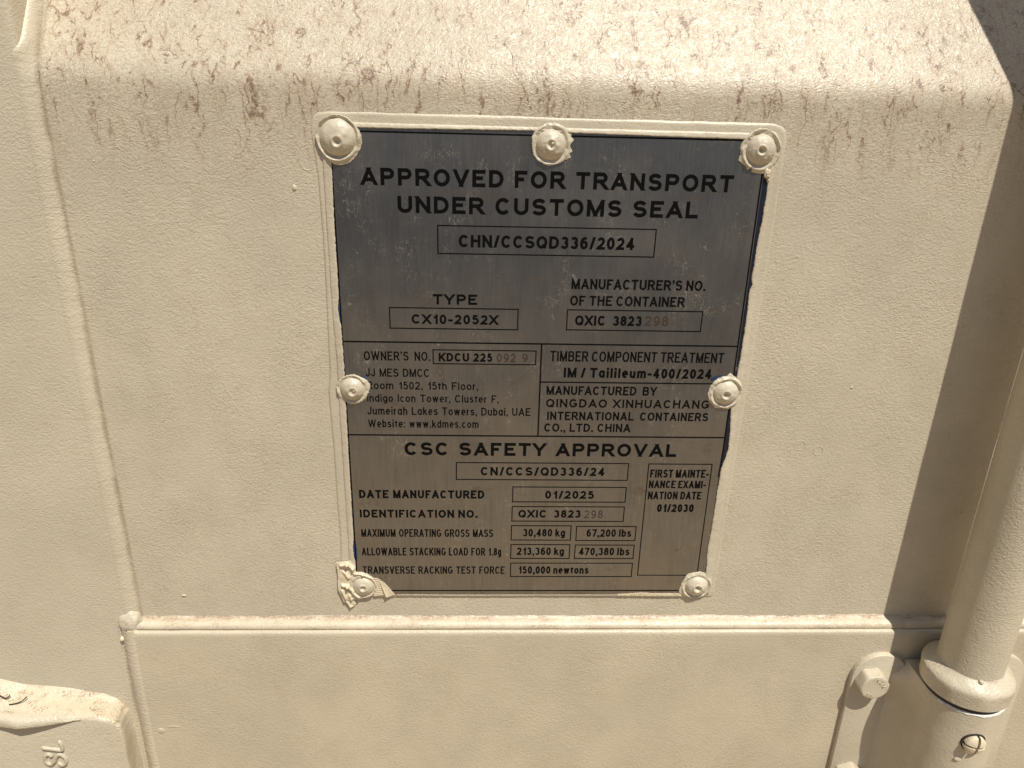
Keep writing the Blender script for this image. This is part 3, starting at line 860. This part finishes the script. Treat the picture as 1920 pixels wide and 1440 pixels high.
# barrel that wraps the rod, blended into the flanges
half = []
for k in range(25):
    a = math.radians(180 + k * (90 / 24.0))
    half.append((BR_ * math.cos(a), BR_ * math.sin(a)))
fil = [(-30.5, 20.1), (-28.0, 19.2), (-25.9, 16.2), (-24.1, 13.3), (-22.8, 9.0), (-22.1, 4.5)]
L_ = fil + half
sec = L_ + [(-x, y) for x, y in reversed(L_[:-1])] + [(30.5, 22.6), (-30.5, 22.6)]
zz = [-169.4, -169.9, -170.8] + [-171.8 - i * 4 for i in range(59)]
v = []
for zi, z in enumerate(zz):
    k = -.5 if zi == 0 else (-.12 if zi == 1 else 0)
    for (x, y) in sec:
        # the blend to the flange only starts below the top of the barrel
        fl = sstep(-170, -182, z)
        if abs(x) > 21.95 and y > 3: xx_, yy_ = math.copysign(lerp(21.9, abs(x), fl), x), y
        else: xx_, yy_ = x, y
        r = math.hypot(xx_, yy_)
        q = 1 + k / max(r, 1) + .008 * n3(xx_, yy_, z, .08)
        v.append((RX + xx_ * q, RY + yy_ * q, z))
f = grid_faces(len(zz), len(sec), False, True)
f += [tuple(range(len(sec))), tuple((len(zz) - 1) * len(sec) + i for i in range(len(sec)))]
mesh('barrel', v, f, M['bracket'], br, angle=50)
# the chipped pale rim and black bushing showing in the gap under the collar
lathe('bushing', [(16.2, -164.8), (21.3, -164.8), (21.3, -168.4), (16.2, -168.4)], (RX, RY, -1.4), M['bush'], br, n=72)
v = []
for i in range(90):
    a = math.radians(205 + i * 1.55)
    w = .45 + 1.1 * n3(i, 2, 2, .13)
    for r, z in [(20.9, -169.25), (21.65, -169.3), (22.15, -169.9), (22.15, -169.9 - max(.12, 1.0 * w))]:
        v.append((RX + r * math.cos(a), RY + r * math.sin(a), z))
mesh('chipped_rim', v, grid_faces(90, 4), M['white'], br, flip_to=(0, -1, 0))

def bolt(x0, z0, y0, rot):
    h = 7.6; af = 8.3; cr = af / math.cos(math.pi / 6)
    n = 72; v = []
    for i in range(n):
        a = 2 * math.pi * i / n
        aa = (a - math.radians(rot)) % (math.pi / 3) - math.pi / 6
        rh = af / math.cos(aa)
        rh -= .32 * max(0, (rh - af * 1.10)) * 2
        chd = max(0.0, (rh - af * .985)) * .95          # chamfer drop at the corners
        ring_ = [(rh, 0), (rh, -(h - .5 - chd)), (lerp(rh, af * .98, .5), -(h - .22 - chd * .4)), (af * .965, -h + .05), (af * .86, -h), (af * .5, -h + .06), (0.0, -h + .06)]
        for r, y in ring_:
            v.append((x0 + r * math.cos(a), y0 + y, z0 + r * math.sin(a)))
    o = mesh('bolt', v, grid_faces(n, 7, True, False), M['bolt'], br, angle=42)
    return o, h
BX, BZ = 205.8, -182.6
b1, bh = bolt(BX, BZ, -8.1, 6)
b2, _ = bolt(BX, BZ - 76, -8.1, 22)

# cross slotted plastic screw over a dark disc painted as its shaded hole
sn = Vector((-.045, -.999, 0)).normalized()
sx = Vector((0, 0, 1)).cross(sn).normalized() * -1
if sx.x < 0: sx = -sx
sz = Vector((0, 0, 1))
sc_ = Vector((RX - .8, RY, -189.6)) + sn * BR_
def sp(u, w, h): return tuple(sc_ + sx * u + sz * w + sn * h)
v = []; f = []
hole = [sp(6.4 * math.cos(t * math.pi / 16), 6.5 * math.sin(t * math.pi / 16) + .5, .0) for t in range(32)]
hv = []
for t in range(32):
    a = t * math.pi / 16
    for r, h in ((6.9, -1.5), (6.7, .42), (0.0, .30)):
        hv.append(sp(r * math.cos(a), r * math.sin(a) * .98 + .35, h - (abs(r * math.cos(a)) ** 2) / (2 * BR_) * 1.0))
mesh('screw_hole_shade', hv, grid_faces(32, 3, True, False), M['dark'], br, smooth=False)
qa = math.radians(-8)
def quarter(s1, s2):
    v = []; N = 9; gap = .75; R0 = 5.9
    def P(u, w, h):
        uu = u * math.cos(qa) - w * math.sin(qa); ww = u * math.sin(qa) + w * math.cos(qa)
        return sp(uu, ww, h)
    top = {}
    for i in range(N):
        for j in range(N):
            # map the unit square onto the quarter disc
            a, b = i / (N - 1), j / (N - 1)
            u = gap + (R0 - gap) * a; w = gap + (R0 - gap) * b
            m = math.hypot(u, w)
            if m > R0: u, w = u * R0 / m, w * R0 / m
            m = min(R0, math.hypot(u, w))
            hgt = 1.2 + 2.9 * math.sqrt(max(0, 1 - (m / (R0 * 1.03)) ** 2))
            v.append(P(u * s1, w * s2, hgt))
    base = len(v)
    f = grid_faces(N, N)
    rim = [(i, 0) for i in range(N)] + [(N - 1, j) for j in range(1, N)] + [(i, N - 1) for i in range(N - 2, -1, -1)] + [(0, j) for j in range(N - 2, 0, -1)]
    idx = [i * N + j for i, j in rim]
    for k in idx:
        q = Vector(v[k]) - sc_
        v.append(tuple(sc_ + q - sn * (q.dot(sn) + 1.5)))
    m = len(idx)
    for k in range(m):
        f.append((idx[k], idx[(k + 1) % m], base + (k + 1) % m, base + k))
    return v, f
V, Fc = [], []
for s1 in (1, -1):
    for s2 in (1, -1):
        a, b = quarter(s1, s2)
        Fc += [tuple(k + len(V) for k in q) for q in b]; V += a
mesh('screw', V, Fc, M['torn'], br, angle=40)
blob('paint_drip', (RX - 6.5, RY - 20.6, -202.5), 2.3, M['bracket'], br, (1.1, .35, .8), .2, 16, 10, 6)

# ------------------------------------------------------------------ the data plate
plate = thing('data_plate', 'grey metal approval plate printed with black text, held by seven cream painted rivets',
              'data plate', (0, 2, -130))
plate.location.y += 1.4 * U          # the sheet lies close against the door

# backing sheet, painted over with the door
leftx = [(128, -108.0), (123.8, -108.4), (118, -107.6), (103, -106.4), (78, -106.0), (52, -106.2), (24, -106.9), (8, -107.1), (-1, -108.4),
         (-20, -108.3), (-35, -107.9), (-67, -108.0), (-90, -107.7), (-105, -108.2), (-114, -110.6), (-124, -110.4), (-130, -108.6)]
out = []
for i in range(66): 
    z = -128 + i * 256 / 65
    out.append((interp(leftx, z) + .15 * n3(1, z, 1, .2), z))
out += [(-106.6, 131.0), (-105.0, 132.4), (-100, 132.9)]
for i in range(1, 50): out.append((-100 + i * 4.1, 132.9 - .9 * i / 50 + .25 * n3(i, 2, 5, .5)))
out += [(103.5, 131.9), (106.4, 130.9), (108.2, 128.9), (108.9, 126)]
for i in range(1, 63): 
    z = 126 - i * 4.08
    out.append((interp([(126, 109.0), (60, 109.2), (0, 108.2), (-40, 107.4), (-100, 106.9), (-130, 106.5)], z) + .2 * n3(7, z, 1, .15), z))
out += [(105.8, -129.4), (103, -129.8)]
for i in range(1, 40): out.append((103 - i * 5.2, -129.8 + .2 * n3(i, 3, 1, .6)))
out += [(-105, -129.6)]
v = []
lay = [(1.5, .9), (.95, .25), (.68, 0.0), (.5, -.5), (.45, -1.2)]
for y, o in lay:
    for x, z in out:
        dx = max(-1, min(1, (x) / 108)); dz = max(-1, min(1, z / 130))
        ex = math.copysign(1, x) if abs(x) / 108 > abs(z) / 131 - .02 else 0
        ez = math.copysign(1, z) if abs(z) / 131 > abs(x) / 108 - .02 else 0
        v.append((x + ex * o, y, z + ez * o))
m = len(out)
f = grid_faces(len(lay), m, False, True)
f.append(tuple((len(lay) - 1) * m + i for i in range(m)))
mesh('backing_sheet', v, f, M['border'], plate, flip_to=(0, -1, 0), angle=50)

# the etched steel sheet itself
x0, x1, z0, z1 = -103.2, 103.4, -127.9, 128.0
v = [(x0, .5, z0), (x1, .5, z0), (x1, .5, z1), (x0, .5, z1), (x0, .1, z0), (x1, .1, z0), (x1, .1, z1), (x0, .1, z1),
     (x0 + .2, 0, z0 + .2), (x1 - .2, 0, z0 + .2), (x1 - .2, 0, z1 - .2), (x0 + .2, 0, z1 - .2)]
f = [(0, 1, 5, 4), (1, 2, 6, 5), (2, 3, 7, 6), (3, 0, 4, 7), (4, 5, 9, 8), (5, 6, 10, 9), (6, 7, 11, 10), (7, 4, 8, 11), (8, 9, 10, 11), (0, 3, 2, 1)]
steel = mesh('steel_sheet', v, f, M['steel'], plate, smooth=False)

# overspray left along the margins of the sheet after the mask came off: left, top and right
inner, outer = [], []
def jag(a, b, c): return .28 * n3(a, b, c, .9) + .22 * n3(a, b, c, 2.3)
Lin = [(-127, -100.6), (-111, -100.5), (-106.9, -100.4), (-102, -101.0), (-96, -101.3), (-92, -100.7), (-84, -100.6), (-35, -100.4), (-8, -100.2), (8, -99.9),
       (24, -100.1), (34, -100.2), (36, -100.9), (42.8, -101.3), (47, -100.5), (56, -100.4), (78, -100.4), (97, -100.2), (110, -100.0), (124, -99.5)]
Lout = [(-127, -104.0), (-67, -103.8), (-35, -103.9), (-12, -104.0), (8, -103.6), (17, -103.6), (38, -104.2), (128.5, -104.2)]
for i in range(255):
    z = -126.5 + i
    inner.append((interp(Lin, z) + jag(3, z, 1), z)); outer.append((interp(Lout, z) + .12 * n3(5, z, 2, .3), z))
for i in range(0, 203):
    x = -100 + i * 1.0
    zi = interp([(-100, 126.7), (-66, 126.7), (-42, 126.9), (-11, 127.2), (11, 126.6), (33, 126.2), (58, 125.9), (89, 125.5), (103, 125.3)], x)
    inner.append((x if i else -99.6, zi + jag(x, 4, 4) * .6)); outer.append((x - 2 * (1 - i / 101) * (i < 101) , 128.9 - .5 * i / 203 + .1 * n3(x, 6, 6, .3)))
Rin = [(128, 103.0), (112, 103.2), (110, 103.0), (98, 103.2), (88, 102.9), (78, 102.3), (69, 102.2), (61, 101.9), (57, 102.8), (54.6, 101.8), (44, 102.2), (20, 102.1),
       (12, 101.7), (-9, 100.9), (-21, 102.0), (-33, 102.6), (-39, 101.6), (-45.5, 100.2), (-56, 100.0), (-66, 99.8), (-83, 99.6), (-97, 99.2), (-110, 99.8), (-127, 100)]
for i in range(253):
    z = 125.0 - i
    inner.append((interp(Rin, z) + jag(9, z, 2), z)); outer.append((interp([(128, 105.8), (0, 105.0), (-60, 104.6), (-127, 104.2)], z) + .12 * n3(2, z, 8, .3), z))
v = []
NP = 10
hts = [(0.0, .5), (.03, .25), (.09, -.05), (.2, -.28), (.38, -.42), (.6, -.55), (.8, -.66), (.92, -.62), (1.0, -.40), (1.0, .05)]
for k, ((xi, zi), (xo, zo)) in enumerate(zip(inner, outer)):
    w = .16 * n3(k, 1, 1, .08) + .10 * n3(k, 4, 1, .3)
    top_ = 1.0 if 255 <= k < 458 else .85
    for t, y in hts:
        yy = y * top_ if y < 0 else y
        v.append((lerp(xo, xi, t), yy - (w + .10 * n3(k, t * 9, 3, .35) if 0 < t < 1 else 0), lerp(zo, zi, t)))
mesh('paint_border', v, grid_faces(len(inner), NP), M['border'], plate, flip_to=(0, -1, 0), angle=70)

# dark strip of the older coat showing between print and overspray at the right edge
def strip(name, P, mat, y, thick=.02):
    v = []
    for a, b, z in P: v += [(a, y, z), (b, y, z)]
    return mesh(name, v, grid_faces(len(P), 2), mat, plate, smooth=False, flip_to=(0, -1, 0))
strip('old_paint', [(100.75, 103.4, 112 - i * 2.0) for i in range(50)], M['navy'], -.035)
strip('old_paint', [(100.6 - .012 * i * i * .15, 103.2, 12 - i * 2.0) for i in range(32)], M['navy'], -.04, )
strip('old_paint', [(-101.5, -99.95 + .25 * math.sin(i * .7), 43.5 - i * .9) for i in range(11)], M['blue'], -.045)
strip('old_paint', [(-101.5, -99.9 + .9 * math.sin(math.pi * i / 18), -90 - i * 1.0) for i in range(19)], M['blue'], -.045)

# rivets ---------------------------------------------------------------
def rivet(x, z, R=6.8, H=2.9, ring_r=8.3, dim=(0, -.2), nub=0.0, dr=1.35, dd=1.7, seed=1.0, rad=None, dome_mat='rivet', collar=True, hb=.75):
    """painted pop rivet: domed head with a sunken centre, and the skirt of paint around it"""
    n, m = 72, 22
    v = []
    for i in range(n):
        t = 2 * math.pi * i / n
        for j in range(m):
            r = R * j / (m - 1)
            px, pz = r * math.cos(t), r * math.sin(t)
            k = r / R
            h = H * 1.22 * (1 - k ** 2.2) ** .66 if k < 1 else 0
            d2 = (px - dim[0]) ** 2 + (pz - dim[1]) ** 2
            h -= dd * math.exp(-(d2 / dr ** 2) ** 1.6)
            h += .35 * math.exp(-((math.sqrt(d2) - dr * 1.55) / .6) ** 2)
            if nub: h += nub * math.exp(-((px - dim[0] - .5) ** 2 + (pz - dim[1] - .5) ** 2) / .45)
            h += (.30 * n3(px + seed * 9, pz, seed, .42) + .055 * (px * math.cos(seed * 5) + pz * math.sin(seed * 5))) * (1 - k ** 4) + .05 * n3(px, pz + seed * 5, 2, 1.3)
            v.append((x + px * (1 + .03 * n3(math.cos(t), math.sin(t), seed, 1.2)), -.30 - max(h, 0 if k > .9 else h), z + pz * (1 + .03 * n3(math.cos(t), math.sin(t), seed + 4, 1.2))))
        v.append((x + R * math.cos(t), .0, z + R * math.sin(t)))
    o = mesh('rivet', v, grid_faces(n, m + 1, True, False), M[dome_mat], plate, angle=75)
    if not collar: return o
    n, m = 150, 16
    v = []
    r0 = R - .9
    for i in range(n):
        t = 2 * math.pi * i / n
        dg = math.degrees(t)
        base = interp(rad, dg) if rad else ring_r + 1.1
        ro = base + .35 * n3(math.cos(t) * 3, math.sin(t) * 3, seed, 1.4) + .35 * n3(math.cos(t) * 9, math.sin(t) * 9, seed + 3, 1.2)
        for j in range(m):
            k = j / (m - 1)
            r = lerp(r0, ro, k)
            rb = ring_r + .55 * n3(math.cos(t), math.sin(t), seed * 3, 1.6)
            h = .42 + hb * max(.1, 1 + 1.3 * n3(math.cos(t) * 2, math.sin(t) * 2, seed + 7, 1.0)) * math.exp(-((r - rb) / (.85 + .3 * n3(math.cos(t), seed, math.sin(t), 1.7))) ** 2)
            h += .26 * n3(r * math.cos(t), r * math.sin(t), seed, .55) + .10 * n3(r * math.cos(t), r * math.sin(t), seed + 2, 1.4)
            if k > .95: h *= .75
            v.append((x + r * math.cos(t), -max(h, .12), z + r * math.sin(t)))
        v.append((x + (ro + .05) * math.cos(t), .05 if True else 0, z + (ro + .05) * math.sin(t)))
    mesh('paint_collar', v, grid_faces(n, m + 1, True, False), M['rivet'], o, flip_to=(0, -1, 0), angle=75)
    return o

# angle 0 = right, 90 = up
rivet(-96.5, 122.3, R=8.3, H=3.3, ring_r=9.7, dim=(.1, -1.6), dr=1.5, dd=1.5, seed=1.2, hb=1.0,
      rad=[(0, 10.6), (20, 10.2), (45, 9.7), (90, 9.8), (135, 9.8), (180, 9.6), (225, 10.2), (250, 11.6), (275, 12.2), (300, 11.8), (330, 10.8), (350, 11.2), (360, 10.6)])
rivet(.2, 121.2, R=6.9, H=2.9, ring_r=8.5, dim=(0, .2), nub=1.5, dr=1.5, dd=1.1, seed=2.7, hb=.55,
      rad=[(0, 8.9), (12, 10.6), (22, 9.8), (34, 11.0), (45, 10.0), (90, 9.5), (150, 9.5), (180, 8.8), (200, 8.8), (225, 8.9), (250, 9.0), (275, 9.1), (300, 9.3), (318, 9.5), (330, 10.7), (338, 9.3), (345, 10.4), (352, 9.0), (360, 8.9)])
rivet(97.6, 121.2, R=6.9, H=2.9, ring_r=8.7, dim=(-.5, -.2), dr=1.35, dd=1.7, nub=.0, seed=3.9, hb=.8,
      rad=[(0, 9.4), (45, 9.3), (90, 9.3), (150, 9.3), (178, 9.7), (195, 9.4), (206, 10.9), (225, 9.6), (243, 10.4), (248, 8.6), (254, 10.4), (270, 10.6), (290, 11.4), (320, 9.6), (360, 9.4)])
rivet(-96.4, -.3, R=6.2, H=2.9, ring_r=7.4, dim=(.5, -.6), nub=.8, dr=1.5, dd=1.0, seed=5.1, hb=.55,
      rad=[(0, 8.9), (20, 9.4), (40, 8.6), (60, 7.7), (85, 7.8), (120, 7.6), (180, 8.0), (240, 8.0), (280, 8.4), (320, 8.3), (340, 8.2), (360, 8.9)])
rivet(97.0, -.3, R=6.7, H=2.7, ring_r=7.9, dim=(-.4, -.4), dr=1.45, dd=1.6, seed=6.3, hb=.75,
      rad=[(0, 8.6), (60, 9.2), (85, 10.6), (95, 8.8), (120, 9.8), (140, 9.0), (180, 9.2), (220, 9.2), (240, 9.7), (262, 8.6), (285, 9.6), (310, 8.4), (360, 8.6)])
rivet(-96.6, -121.9, R=6.2, H=2.3, ring_r=7.3, dim=(.1, .2), dr=1.35, dd=1.2, seed=7.7, hb=.5,
      rad=[(0, 7.4), (30, 7.4), (60, 8.3), (90, 9.2), (120, 10.6), (150, 9.8), (180, 8.2), (230, 7.7), (270, 7.4), (300, 7.4), (360, 7.4)])
rivet(95.6, -121.6, R=6.5, H=2.9, ring_r=7.9, dim=(0, .1), dr=1.5, dd=1.7, seed=8.8, hb=.7,
      rad=[(0, 8.4), (40, 9.3), (75, 9.8), (100, 9.4), (125, 9.9), (150, 9.2), (180, 9.0), (205, 10.8), (222, 9.6), (240, 8.2), (270, 8.0), (300, 8.2), (330, 8.6), (360, 8.4)])

# torn paint at the lower left corner of the plate -----------------------
def inpoly(x, z, P):
    c = False
    for (ax, az), (bx, bz) in zip(P, P[1:] + P[:1]):
        if (az > z) != (bz > z) and x < (bx - ax) * (z - az) / (bz - az) + ax: c = not c
    return c
def film(name, P, hf, res, mat, ybase=0.0):
    xs_ = [p[0] for p in P]; zs_ = [p[1] for p in P]
    nx = int((max(xs_) - min(xs_)) / res) + 3; nz = int((max(zs_) - min(zs_)) / res) + 3
    idx = {}; v = []; f = []
    ox, oz = min(xs_) - res, min(zs_) - res
    def vid(i, j):
        if (i, j) not in idx:
            x, z = ox + i * res, oz + j * res
            idx[i, j] = len(v); v.append((x, ybase - hf(x, z), z))
        return idx[i, j]
    cells = {(i, j) for i in range(nx) for j in range(nz) if inpoly(ox + (i + .5) * res + .25 * n3(i, j, 3, .6), oz + (j + .5) * res + .25 * n3(i, j, 9, .6), P)}
    edges = []
    for i, j in cells:
        f.append((vid(i, j), vid(i + 1, j), vid(i + 1, j + 1), vid(i, j + 1)))
        for (di, dj, a, b) in ((-1, 0, (i, j), (i, j + 1)), (1, 0, (i + 1, j), (i + 1, j + 1)), (0, -1, (i, j), (i + 1, j)), (0, 1, (i, j + 1), (i + 1, j + 1))):
            if (i + di, j + dj) not in cells: edges.append((a, b))
    low = {}
    for a, b in edges:
        for k in (a, b):
            if k not in low:
                p = v[idx[k]]; low[k] = len(v); v.append((p[0], ybase + .05, p[2]))
        f.append((idx[a], idx[b], low[b], low[a]))
    return mesh(name, v, f, mat, plate, angle=60)
def g(x, z, ax, az, bx, bz, w):                     # ridge along a segment
    dx, dz = bx - ax, bz - az
    t = max(0, min(1, ((x - ax) * dx + (z - az) * dz) / (dx * dx + dz * dz)))
    return math.exp(-((x - ax - t * dx) ** 2 + (z - az - t * dz) ** 2) / (w * w))
def torn_h(x, z):
    h = .55 + .25 * n3(x, z, 2, .35)
    h += 1.5 * g(x, z, -108.6, -107.4, -104.8, -106.4, .8) + 1.5 * g(x, z, -104.8, -106.4, -101.8, -109.5, .9) + .7 * g(x, z, -101.8, -109.5, -101.6, -112.5, .7)
    h -= .5 * g(x, z, -107.6, -110, -105.2, -110.5, 1.2)
    h += 1.2 * g(x, z, -106.6, -112.2, -104.6, -115.5, 1.0)
    h += .9 * g(x, z, -101.0, -113.2, -96.5, -113.6, .7) + .9 * g(x, z, -96.5, -113.6, -91.5, -116.2, .7)
    h += 1.5 * g(x, z, -108.4, -120.8, -105.4, -121.2, .75) + 1.7 * g(x, z, -105.4, -121.2, -102.6, -124.6, .8)
    h -= .4 * g(x, z, -107.2, -123.0, -104.4, -125.2, .8)
    h += 1.3 * g(x, z, -108.7, -124.6, -107.0, -130.0, .8)
    h += 1.5 * g(x, z, -102.6, -125.6, -99.4, -129.0, .7)
    h += 1.1 * g(x, z, -104.6, -128.0, -103.8, -131.0, .8)
    return max(.15, h)
film('torn_paint', [(-111.0, -106), (-103, -104.6), (-100.6, -107), (-100.4, -112), (-96.3, -112.8), (-92.7, -115.0), (-90.4, -116.6), (-91.5, -118.5), (-92, -126), (-97, -129.4), (-99.5, -131),
                    (-103, -130.5), (-108.3, -132.5), (-111, -124), (-110.6, -115)], torn_h, .32, M['torn'])
film('torn_paint', [(-108.3, -132), (-106.4, -133.6), (-105.2, -137), (-103.6, -136.2), (-101.6, -134.6), (-102.4, -132), (-105, -129.5)],
     lambda x, z: .7 + 1.3 * abs(n3(x, z, 4, .55)) + .9 * g(x, z, -106.6, -132.6, -104.6, -136.4, .6), .32, M['torn'], 1.0)
def fl_h(x, z):
    s = (x + 88.4) + (z + 116.7) * .34          # distance across the fold
    fold = 1.25 * math.exp(-max(0, s - .4) / 1.3) * (1 if s > .35 else 0)
    return .38 + fold * sstep(-116, -128, z) + .10 * n3(x, z, 1, .9) + .12 * math.sin(z * 4.2 + x * .4) * (s < 0)
film('torn_paint', [(-91.5, -116.3), (-88.4, -116.7), (-84.5, -119.8), (-81.8, -123.6), (-79.0, -127.7), (-83.1, -129.0), (-84.4, -128.4), (-91, -128.4)], fl_h, .32, M['torn'])
# ragged sliver of paint along the lower edge
film('torn_paint', [(50, -127.5), (58, -127.0), (64, -126.4), (70, -126.9), (76, -126.7), (87, -127.2), (87.5, -128.7), (70, -128.6), (50, -128.3)], lambda x, z: .35 + .2 * n3(x, z, 1, .6), .3, M['torn'])
film('torn_paint', [(-78, -127.6), (-40, -127.9), (0, -127.9), (50, -127.8), (50, -128.5), (0, -128.35), (-40, -128.5), (-78, -128.3)], lambda x, z: .12, .3, M['border'])
# wisps of old paint beside the side rivets
film('old_paint', [(-91.5, 7.4), (-89.5, 6.2), (-87.6, 2.2), (-87.2, -1.0), (-88.6, -3.4), (-89.4, 0), (-91.5, 5)], lambda x, z: .09, .3, M['blue'])
film('old_paint', [(88.6, 7.6), (91, 8.6), (94.5, 9.4), (94.2, 8.2), (91, 7.4), (89, 5.6)], lambda x, z: .5 + .3 * n3(x, z, 1, .8), .3, M['blue'])
blob('paint_curl', (102.1, -.6, 110.6), 1.8, M['torn'], plate, (.8, .7, 1.25), .55, 22, 14, 8)
blob('paint_curl', (103.0, -.4, 107.9), 1.0, M['torn'], plate, (.7, .7, 1.4), .5, 18, 12, 3)

# ------------------------------------------------------------------ print
def rect(v, f, xa, xb, za, zb, y):
    k = len(v); v += [(xa, y, za), (xb, y, za), (xb, y, zb), (xa, y, zb)]; f.append((k, k + 1, k + 2, k + 3))
def box_lines(name, x0, x1, z0, z1, t, y=-.05):
    v, f = [], []
    h = t / 2
    rect(v, f, x0 - h, x1 + h, z1 - h, z1 + h, y); rect(v, f, x0 - h, x1 + h, z0 - h, z0 + h, y)
    rect(v, f, x0 - h, x0 + h, z0 + h, z1 - h, y); rect(v, f, x1 - h, x1 + h, z0 + h, z1 - h, y)
    return mesh(name, v, f, M['ink'], plate, smooth=False, flip_to=(0, -1, 0))
for b in BOX: box_lines('ruled_box', *b, .58)
box_lines('printed_border', -100.0, 100.0, -125.0, 125.1, .78)
v, f = [], []
for (xa, xb, za, zb) in [(-99.6, 99.6, 25.1 - .4, 25.1 + .4), (-99.6, 99.6, -26.4 - .4, -26.4 + .4), (-.25 - .4, -.25 + .4, -25.98, 24.68), (.17, 99.6, 4.45 - .36, 4.45 + .36)]:
    rect(v, f, xa, xb, za, zb, -.05)
mesh('dividing_line', v, f, M['ink'], plate, smooth=False, flip_to=(0, -1, 0))

NARROW = ('OWNER', 'JJ', 'Room', 'Indigo', 'Jumeirah', 'Website', 'MAXIMUM', 'ALLOWABLE', 'TRANSVERSE', 'TIMBER')
HEAVY = ('APPROVED', 'UNDER', 'CSC', 'TYPE', 'CX10', 'CHN', 'CN/', 'KDCU', 'QXIC', '01/', 'DATE', 'IDENT', 'IM')
for (t, xa, xb, zb, zt, tr, wd) in TEXT:
    k = .19
    if t.startswith(NARROW): k = .152
    if t.startswith(HEAVY): k = .222
    lettering(t, xa, xb, zb, zt, tr, wd, k, M['ink'], parent=plate)
for i, (t, xa, xb, zb, zt) in enumerate(STAMP):
    lettering(t, xa, xb, zb, zt, 1.2, 1, .15, M['stampgrey' if i == 3 else 'stamp'], 'stamped_number',
              'thin rust brown stamped number' if i < 3 else 'thin grey stamped number', plate)

# strength marking and maker's letters cast on the bolt head
def cast_text(body, c, size, rot, parent, y0, h=.45):
    a = math.radians(rot); v, f = [], []
    w = size * (.52 * len(body))
    for P in text_polys(body, -w / 2, w / 2, -size / 2, size / 2, 1.0, 1, .17):
        if P is None: continue
        b = len(v); n = len(P)
        for yy in (0, -h):
            v += [(c[0] + x * math.cos(a) - z * math.sin(a), y0 + yy, c[1] + x * math.sin(a) + z * math.cos(a)) for x, z in P]
        f.append(tuple(range(b + n, b + 2 * n)))
        f += [(b + i, b + (i + 1) % n, b + n + (i + 1) % n, b + n + i) for i in range(n)]
    return mesh('raised_marking', v, f, M['bolt'], parent, smooth=False)
yb = -8.1 - bh + .1
cast_text('8.8', (BX - 2.6, BZ - 5.0), 2.4, -22, b1, yb)
for ch, dg in zip('TZYL', (84, 58, 34, 10)):
    cast_text(ch, (BX + 5.4 * math.cos(math.radians(dg)), BZ + 5.4 * math.sin(math.radians(dg))), 2.4, dg - 90, b1, yb)
